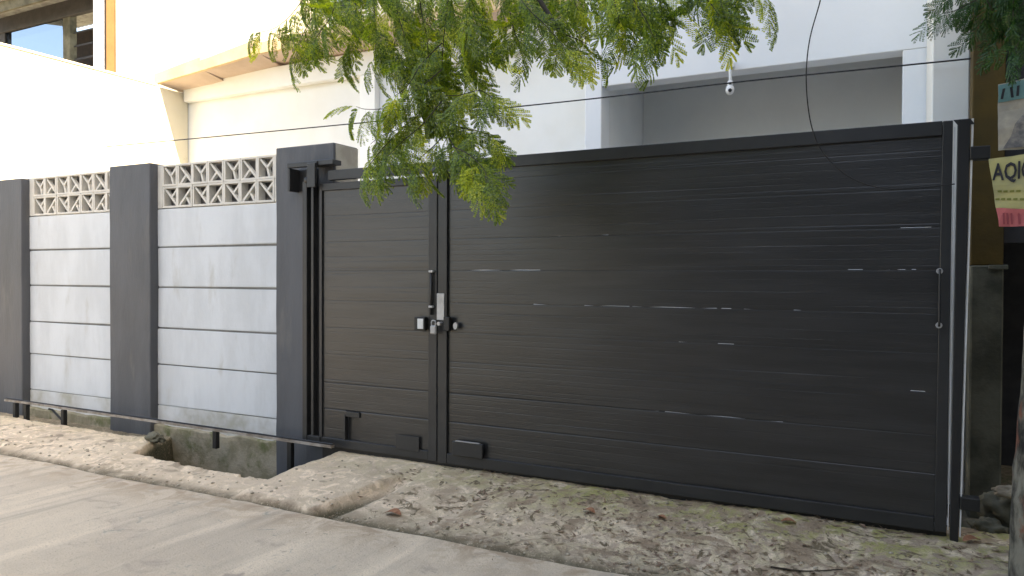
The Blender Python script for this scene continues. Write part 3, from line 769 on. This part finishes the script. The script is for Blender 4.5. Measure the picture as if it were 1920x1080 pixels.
def twig(path, Y0, Y1, step=.036, scale=.93, dark=False, both=True, start=0, r=.0038, spread=1.0):
    N_ = len(path)
    P = spline([atY(px, py, Y0 + (Y1 - Y0) * i / (N_ - 1)) for i, (px, py) in enumerate(path)], 8)
    bm = bmesh.new(); addtube(bm, P, r, 5, .0015); bmt.append((P, r))
    acc = 0; side = 1
    for a, b_ in zip(P[start:], P[start + 1:]):
        t = (b_ - a); l = t.length; t.normalize(); acc += l
        while acc > step:
            acc -= step; side = -side
            lat = Vector((side * rnd.uniform(.5, 1.0), rnd.uniform(-.7, .7), rnd.uniform(-.55, .15)))
            d = (t * rnd.uniform(.25, .7) + lat * .75 * spread + Vector((0, 0, -.25)))
            leaves.append((leafmatrix(a + t * rnd.uniform(0, l), d, scale * rnd.uniform(.75, 1.1), rnd), rnd.randrange(8), dark))
    leaves.append((leafmatrix(P[-1], t, scale, rnd), rnd.randrange(8), dark))
    bm.free()
bmt = []
T = [
 ([(600, -60), (560, 10), (520, 50), (480, 62)], 3.9, 3.8), ([(610, -60), (590, 20), (565, 70), (548, 105)], 3.8, 3.9),
 ([(640, -60), (625, 20), (600, 60), (585, 85)], 3.7, 3.8), ([(660, -60), (668, 30), (655, 80), (645, 100)], 4.0, 4.0),
 ([(700, -60), (702, 30), (705, 80), (700, 115)], 3.7, 3.8), ([(740, -60), (745, 20), (760, 80), (745, 120)], 3.9, 3.8),
 ([(850, -60), (835, 40), (829, 120), (828, 190), (842, 260)], 3.8, 3.9),
 ([(829, 80), (790, 120), (765, 160), (740, 180)], 3.8, 3.7),
 ([(829, 130), (780, 170), (735, 200), (690, 205), (668, 200)], 3.8, 3.7),
 ([(829, 150), (800, 200), (760, 235), (715, 255), (695, 270)], 3.85, 3.9),
 ([(828, 190), (790, 235), (755, 265), (725, 295)], 3.8, 3.7),
 ([(828, 180), (862, 178), (900, 170), (925, 185)], 3.85, 3.8),
 ([(835, 225), (865, 240), (895, 245), (920, 255)], 3.9, 3.8),
 ([(842, 260), (862, 290), (880, 310), (888, 340)], 3.8, 3.6), ([(850, 275), (880, 290), (905, 315), (915, 335)], 3.7, 3.6),
 ([(835, 250), (812, 275), (790, 295), (775, 315)], 3.85, 3.7), ([(760, 235), (725, 270), (700, 300), (685, 318)], 3.9, 3.8),
 ([(880, -60), (880, 20), (875, 70), (868, 115)], 3.7, 3.8), ([(920, -60), (905, 10), (905, 60), (915, 95)], 3.9, 4.0),
 ([(960, -60), (955, 10), (965, 60), (975, 80)], 4.0, 3.9), ([(935, -60), (985, 10), (1025, 50), (1060, 90)], 3.8, 3.7),
 ([(1020, 40), (1050, 60), (1085, 75), (1105, 85)], 3.8, 3.9), ([(1060, -60), (1070, -20), (1080, 10), (1085, 20)], 3.9, 3.9),
 ([(1140, -60), (1150, -5), (1160, 35), (1165, 60)], 3.8, 3.8), ([(1160, -60), (1185, -5), (1210, 35), (1225, 70)], 3.7, 3.7),
 ([(1230, -60), (1235, -20), (1240, 20), (1235, 45)], 3.9, 3.9), ([(1280, -70), (1310, -20), (1335, 10), (1352, 35)], 3.8, 3.8),
 ([(1330, -80), (1340, -30), (1350, 0), (1355, 15)], 3.8, 3.8), ([(1370, -70), (1395, -35), (1415, -18), (1430, -10)], 3.9, 3.9),
 ([(780, -60), (790, 20), (800, 70), (805, 130)], 3.95, 3.9), ([(810, -60), (850, 30), (880, 100), (890, 140)], 4.0, 4.0),
 ([(690, -60), (730, 10), (770, 50), (800, 100)], 4.1, 4.1), ([(1000, -60), (1020, -20), (1040, -5), (1050, 10)], 4.1, 4.1),
 ([(560, -70), (590, -20), (620, 10), (650, 30)], 4.1, 4.1), ([(720, 60), (745, 110), (775, 140), (790, 190)], 4.0, 4.0),
 ([(1100, -70), (1120, -30), (1135, -10), (1150, 5)], 4.0, 4.0), ([(1180, -70), (1200, -30), (1220, -5), (1260, 10)], 4.0, 4.0)]
for path, a, b_ in T: twig(path, a, b_)
TD = [([(1930, -90), (1880, -30), (1830, 0), (1790, 20), (1770, 25)], 4.5, 4.3), ([(1940, -60), (1890, -10), (1850, 30), (1830, 55)], 4.5, 4.4),
      ([(1950, -40), (1915, 10), (1890, 50), (1870, 75)], 4.5, 4.4), ([(1960, -20), (1930, 30), (1915, 70), (1900, 95)], 4.4, 4.3),
      ([(1900, -80), (1870, -40), (1850, -10), (1860, 20)], 4.4, 4.4), ([(1940, -80), (1910, -40), (1900, 0), (1900, 40)], 4.3, 4.3),
      ([(1860, -90), (1830, -50), (1800, -25), (1785, -10)], 4.4, 4.4)]
for path, a, b_ in TD: twig(path, a, b_, dark=True, step=.034, scale=.62)
# leaves as parts (the 290 most prominent), the rest joined
rnd.shuffle(leaves)
for mt, v, dk in leaves[:290]:
    o = bpy.data.objects.new('leaf', (LMD if dk else LM)[v]); COL.objects.link(o); o.parent = TREE; o.matrix_local = mt
for dk in (False, True):
    vs = []; fs = []
    for mt, v, d2 in leaves[290:]:
        if d2 != dk: continue
        k = len(vs); vs += [mt @ p for p in LV[v][0]]; fs += [tuple(i + k for i in f) for f in LV[v][1]]
    if vs: stuff(pyobj('foliage', vs, fs, M['leafdark'] if dk else M['leaf'], TREE))
bm = bmesh.new()
for P, r in bmt: addtube(bm, P, r, 5, .0015)
stuff(obj('twigs', bm, M['twig'], TREE))
# boughs over the street
tp = Vector((TXc + .1, 4.3, 5.0))
boughs = [[tp, (0, 4.2, 5.2), (-1.6, 4.0, 4.9), (-3.2, 3.9, 4.5), (-3.9, 3.85, 4.0)], [tp, (0, 3.2, 6.2), (-2, 2.5, 7), (-5, 2.0, 7.6), (-7, 2.5, 7.8)],
          [tp, (1, 5.2, 6.4), (1, 6.5, 7.2)], [tp, (1.5, 3, 6.5), (2.5, 0, 7.5), (2.5, -3, 8)], [(-1.6, 4.0, 4.9), (-2.4, 3.9, 4.2), tuple(atY(1000, -20, 3.85)), tuple(atY(1048, 55, 3.8))],
          [(-2, 2.5, 7), (-4, 0, 7.8), (-5, -2.5, 8)], [(-3.2, 3.9, 4.5), (-4.3, 3.9, 4.3), (-5.2, 3.9, 3.9)]]
rr_ = [(.09, .02), (.08, .02), (.07, .03), (.08, .03), (.03, .008), (.05, .02), (.022, .008)]
for P, (r, r2) in zip(boughs, rr_):
    bm = bmesh.new(); addtube(bm, spline(P, 8), r, 8, r2); obj('bough', bm, M['twig'], TREE, True)
# crown above the frame
bv, bf = leaf_mesh(99, L=.6, pairs=5, big=True)
def simple_frond():
    vs = []; fs = []
    for k in range(6):
        x = .06 + k * .1
        for sg in (-1, 1):
            p = Vector((x, 0, -.02 * k)); d = Vector((.55, sg * .83, -.15)).normalized(); s = Vector((d.y, -d.x, 0)) * .045
            l = .26; i = len(vs); vs.extend([p, p + d * l * .5 + s, p + d * l, p + d * l * .5 - s]); fs.append((i, i + 1, i + 2, i + 3))
    return vs, fs
sv, sf = simple_frond()
vs = []; fs = []; rc = random.Random(5); cnt = 0
while cnt < 110:
    x = rc.uniform(-.8, 2.3); y = rc.uniform(.5, 4.3); z = rc.uniform(6.0, 9.6)
    if x < -9.9 + .78 * (z - 2.8) + .5 * noise.noise((y, z, 0)): continue
    if x < -1.2 and y > 5.4 - .31 * (z - 2.8) + .35: continue
    if z > 8.8 + noise.noise((x * .4, y * .4, 0)): continue
    if y < -2 and x < -3.5: continue
    mt = Matrix.Translation((x, y, z)) @ Matrix.Rotation(rc.uniform(0, 6.28), 4, 'Z') @ Matrix.Rotation(rc.uniform(-.5, .5), 4, 'X') @ Matrix.Rotation(rc.uniform(-.3, .6), 4, 'Y') @ Matrix.Scale(rc.uniform(.7, 1.1), 4)
    k = len(vs); vs += [mt @ p for p in sv]; fs += [tuple(i + k for i in f) for f in sf]; cnt += 1
stuff(pyobj('crown', vs, fs, M['crown'], TREE))

# ------------------------------------------------------------------ notices on the trunk
def warp(p, seed):      # sheet creases, applied to sheets and their print alike
    x, z = p[0], p[2]
    return Vector((x + .006 * noise.noise((x * 7, z * 11, seed + 4)), p[1] + .010 * math.sin(x * 14 + seed) + .014 * noise.noise((x * 11, z * 11, seed)), z + .006 * noise.noise((x * 12, z * 7, seed + 9))))
def sheet(name, m, parent, corners, y, seed, nx=12, nz=12):
    (x00, z00), (x10, z10), (x11, z11), (x01, z01) = corners
    vs = []; fs = []
    for s in (0, .0025):
        for j in range(nz + 1):
            for i in range(nx + 1):
                u, v = i / nx, j / nz
                x = (x00 * (1 - u) + x10 * u) * (1 - v) + (x01 * (1 - u) + x11 * u) * v
                z = (z00 * (1 - u) + z10 * u) * (1 - v) + (z01 * (1 - u) + z11 * u) * v
                vs.append(warp((x, y + s, z), seed))
    W = nx + 1; T_ = W * (nz + 1)
    for j in range(nz):
        for i in range(nx):
            a = j * W + i; fs.append((a, a + 1, a + W + 1, a + W)); fs.append((T_ + a, T_ + a + W, T_ + a + W + 1, T_ + a + 1))
    for i in range(nx):
        fs.append((i, T_ + i, T_ + i + 1, i + 1)); a = nz * W + i; fs.append((a, a + 1, T_ + a + 1, T_ + a))
    for j in range(nz):
        a = j * W; fs.append((a, a + W, T_ + a + W, T_ + a)); a = j * W + nx; fs.append((a, T_ + a, T_ + a + W, a + W))
    return pyobj(name, vs, fs, m, parent)
def text(s, size, m, parent, x, y, z, seed, rot=0, bold=.0, sx=1):
    cu = bpy.data.curves.new('lettering', 'FONT'); cu.body = s; cu.size = size; cu.extrude = .0006; cu.offset = bold; cu.resolution_u = 2
    to = bpy.data.objects.new('lettering', cu); COL.objects.link(to); bpy.context.view_layer.update()
    me = bpy.data.meshes.new_from_object(to.evaluated_get(bpy.context.evaluated_depsgraph_get())); bpy.data.objects.remove(to)
    c, s_ = math.cos(rot), math.sin(rot)
    for v in me.vertices:
        a, b_ = v.co.x * sx, v.co.y
        v.co = warp((x + a * c - b_ * s_, y - v.co.z, z + a * s_ + b_ * c), seed)
    me.materials.clear(); me.materials.append(m)
    return link_mesh('lettering', me, None, parent)
SYP = 4.42
def sp(px, py): p = atY(px, py, SYP); return (p.x, p.z)
pale = mat('faded_poster', (.42, .38, .3), (.3, .28, .23), 12, .7)
teal = mat('teal_print', (.13, .26, .25), (.09, .2, .2), 12, .7)
yel = mat('yellow_poster', (.42, .38, .15), (.35, .33, .16), 10, .7)
pink = mat('pink_print', (.5, .12, .12), (.4, .1, .1), 12, .7)
ink = mat('black_ink', (.015, .015, .02), None, rough=.6)
B1 = sheet('pale_notice', pale, None, [sp(1872, 283), sp(2000, 270), sp(2000, 130), sp(1872, 157)], SYP, 1)
tag(B1, 'weathered pale notice with a teal heading, upper one on the tree trunk', 'notice', 'notices on the tree trunk')
sheet('heading_band', teal, B1, [sp(1872, 192), sp(2000, 172), sp(2000, 132), sp(1872, 159)], SYP - .004, 1, 12, 4)
def marks(name, m, parent, quads, y, seed):
    vs = []; fs = []
    for q in quads:
        k = len(vs); vs += [warp((sp(*p)[0], y, sp(*p)[1]), seed) for p in q]; fs.append((k, k + 1, k + 2, k + 3))
    return pyobj(name, vs, fs, m, parent)
hq = []
for k in range(8):
    x0 = 1879 + k * 13.5; sl = (-3, 4, 0, 5)[k % 4]; y0 = 165 - (x0 - 1872) * .19
    hq.append([(x0 + sl, y0 + 22), (x0 + 5 + sl, y0 + 21.5), (x0 + 6, y0 + 1), (x0 + 1, y0 + 2)])
marks('printed_heading', ink, B1, hq, SYP - .0065, 1)
# dark figure shape printed on the notice
bm = bmesh.new(); vv = [bm.verts.new(warp((sp(x, y)[0], SYP - .004, sp(x, y)[1]), 1)) for x, y in ((1880, 280), (1896, 255), (1905, 232), (1918, 215), (1935, 205), (1950, 222), (1960, 250), (1962, 272))]
bm.faces.new(vv); bmesh.ops.triangulate(bm, faces=bm.faces[:]); obj('printed_figure', bm, mat('grey_print', (.1, .1, .1), (.25, .23, .2), 25, .7), B1)
B2 = sheet('yellow_notice', yel, None, [sp(1868, 397), sp(1995, 397), sp(1990, 285), sp(1854, 298)], SYP - .02, 2)
tag(B2, 'yellow notice reading AQIQAH over a pink band, lower one on the trunk', 'notice', 'notices on the tree trunk')
sheet('pink_band', pink, B2, [sp(1872, 425), sp(1992, 425), sp(1995, 394), sp(1867, 391)], SYP - .024, 2, 12, 3)
a = sp(1861, 338)
text('AQIQAH', .115, ink, B2, a[0], SYP - .0245, a[1], 2, bold=.0025, sx=.56)
olive = mat('olive_print', (.16, .17, .03), None, rough=.7); dpink = mat('dark_pink_print', (.28, .05, .06), None, rough=.7)
sm = []
for y0, xs_ in ((357, (1870, 1881, 1893, 1905, 1919, 1932, 1946)), (372, (1866, 1877, 1888, 1900, 1912, 1925, 1940, 1955))):
    for x0 in xs_: sm.append([(x0, y0 + 4), (x0 + 8, y0 + 4), (x0 + 8, y0), (x0, y0 + .6)])
marks('small_print', olive, B2, sm, SYP - .0245, 2)
marks('band_print', dpink, B2, [[(x0, 421), (x0 + 3.5, 421), (x0 + 3, 400), (x0 - .5, 400.5)] for x0 in (1879, 1886, 1894, 1908, 1921, 1933, 1948, 1960)], SYP - .028, 2)
bm = bmesh.new(); addtube(bm, spline([(TXc - .19, 4.5, 2.42), (TXc - .1, 4.42, 2.44), (TXc + .2, 4.4, 2.43)], 4), .003, 5); 
tag(obj('binding_wire', bm, M['black']), 'thin binding wire holding the yellow notice to the trunk', 'wire')

# ------------------------------------------------------------------ litter
def zg(x, y): return verge_h(x, y) if y > 3.99 else .004
rl = random.Random(3); vs = []; fs = []
def addleaf(x, y, l, w):
    a = rl.uniform(0, 6.28); c, s = math.cos(a), math.sin(a); z = zg(x, y) + .004; t = rl.uniform(-.3, .5) * l * .5; t2 = rl.uniform(0, .4) * l
    i = len(vs)
    for u, v, h in ((-l / 2, 0, 0), (0, -w / 2, t), (l / 2, 0, t2), (0, w / 2, t * .6)): vs.append((x + u * c - v * s, y + u * s + v * c, z + max(0, h)))
    fs.append((i, i + 1, i + 2, i + 3))
n = 0
while n < 1500:
    x = rl.uniform(-3.6, .9); y = rl.uniform(3.6, 5.15)
    dens = .15 + .85 * max(0, min(1, (x + 3.0) / 2.2))
    if y < 4.02: continue
    if y > 4.75: dens *= .35
    if noise.noise((x * 3.2, y * 3.2, 0)) * 1.6 + rl.random() * .7 > dens - .1: continue
    l = rl.choice((.012, .018, .025, .035, .05)) * rl.uniform(.8, 1.2); addleaf(x, y, l, l * rl.uniform(.25, .6)); n += 1
for _ in range(70):
    x = rl.uniform(-2.8, .6); y = rl.uniform(4.0, 4.95); addleaf(x, y, rl.uniform(.035, .065), rl.uniform(.015, .028))
for _ in range(60):
    x = rl.uniform(-3.5, .6); addleaf(x, rl.uniform(3.2, 4.0), rl.uniform(.01, .03), .008)
for _ in range(80): addleaf(rl.uniform(-9, -4.5), rl.uniform(3.95, 4.4), rl.uniform(.008, .022), .008)
stuff(pyobj('leaf_litter', vs, fs, M['litter']))
bm = bmesh.new()
for _ in range(420):
    x = rl.uniform(-11, 1.0); y = 3.98 + abs(rl.gauss(0, .25)) if rl.random() < .5 else rl.uniform(3.98, 5.0)
    if y > 5.0 or (TX0 - .15 < x < TX1 and y > 4.3): continue
    r = rl.uniform(.004, .014)
    m4 = Matrix.Translation((x, y, zg(x, y) + r * .3)) @ Matrix.Rotation(rl.uniform(0, 6), 4, 'Z') @ Matrix.Diagonal((r * rl.uniform(.8, 1.6), r, r * .7, 1))
    bmesh.ops.create_icosphere(bm, subdivisions=1, radius=1, matrix=m4)
stuff(obj('gravel', bm, M['gravel']))
def dry_leaf(px, py, l, label):
    c = atZ(px, py, .05); z = zg(c.x, c.y) + .012; a = rl.uniform(-.6, .6); vs = []; fs = []; n = 8
    for i in range(n + 1):
        u = i / n; w = l * .32 * math.sin(math.pi * min(1, u * .93 + .04)) ** .8
        for v in (-1, -.5, 0, .5, 1):
            x = (u - .5) * l; y = v * w; h = .35 * abs(v) ** 1.5 * w + .12 * l * math.sin(u * 3) 
            vs.append((c.x + x * math.cos(a) - y * math.sin(a), c.y + x * math.sin(a) + y * math.cos(a), z + h))
    for i in range(n):
        for k in range(4): q = i * 5 + k; fs.append((q, q + 5, q + 6, q + 1))
    tag(pyobj('dry_leaf', vs, fs, M['dryleaf'], None, True), label, 'leaf', 'fallen leaves on the driveway apron')
for px, py, l, lab in ((737, 957, .13, 'large pinkish dry leaf lying alone on the left of the driveway apron'),
                       (1104, 969, .1, 'curled orange dry leaf on the apron below the middle of the gate'),
                       (1478, 1000, .09, 'brown dry leaf among litter on the right of the apron'),
                       (1822, 1040, .11, 'brown dry leaf near the right gate post'),
                       (1240, 985, .07, 'small dark dry leaf on the apron right of the orange one')):
    dry_leaf(px, py, l, lab)
c0, c1 = atZ(1445, 1062, .05), atZ(1580, 1072, .05)
bm = bmesh.new(); addtube(bm, spline([(c0.x, c0.y, zg(c0.x, c0.y) + .015), ((c0.x + c1.x) / 2, c0.y + .02, .05), (c1.x, c1.y, zg(c1.x, c1.y) + .012)], 6), .006, 6, .003)
tag(obj('fallen_twig', bm, M['twig'], None, True), 'dark fallen twig on the apron at the bottom right', 'twig')

# ------------------------------------------------------------------ unseen houses added to block sun and shape the gate's reflections
def plainhouse(name, label, x0, x1, y0, y1, h, wallm, roofm, face):
    H = empty(name); tag(H, label, 'house')
    box('wall', wallm, H, x0, x1, y0, y1, -.1, h, 0)
    box('roof', roofm, H, x0 - .4, x1 + .4, y0 - .4, y1 + .4, h + .002, h + .2, .02)
    n = int((x1 - x0) / 3) if face == 'y' else int((y1 - y0) / 3)
    for f in range(int(h // 3)):
        for k in range(n):
            if face == 'y':
                c = x0 + (k + .5) * (x1 - x0) / n; w_ = box('window', M['dark'], H, c - .6, c + .6, y1 + .002, y1 + .05, 1 + 3 * f, 2.3 + 3 * f, .004)
                box('pane', gm, w_, c - .52, c + .52, y1 + .052, y1 + .056, 1.08 + 3 * f, 2.22 + 3 * f, 0)
            else:
                c = y0 + (k + .5) * (y1 - y0) / n; w_ = box('window', M['dark'], H, x0 - .05, x0 - .002, c - .6, c + .6, 1 + 3 * f, 2.3 + 3 * f, .004)
                box('pane', gm, w_, x0 - .056, x0 - .052, c - .52, c + .52, 1.08 + 3 * f, 2.22 + 3 * f, 0)
    return H
greyw = mat('dark_reflection_wall', (.12, .11, .1), (.09, .085, .08), 1, .9, .3, 12)
plainhouse('dark_reflection_house', 'plain grey two-storey house added behind the camera to darken gate reflections', -6.5, 9, -12, -5.2, 6.4, greyw, M['roofm'], 'y')  # unseen; made dark and wide to darken what the gate reflects
plainhouse('sun_blocker', 'plain pale grey six-storey block added out of view to keep the sun off gate and wall', 4.4, 13, -6.0, 6.6, 20.6, mat('sun_blocker_wall', (.42, .4, .37), (.36, .34, .31), 1, .9, .3, 12), M['roofm'], 'x')  # unseen; added tall enough to hold the sun off gate and wall

plainhouse('reflector_house', 'pale house added out of view to give the gate bright reflections', -25, -15.5, -14, -5.0, 5.5, mat('reflector_wall', (.33, .36, .42), (.28, .31, .36), 1, .9), M['roofm'], 'y')  # unseen; added as a bright surface for the gate to mirror
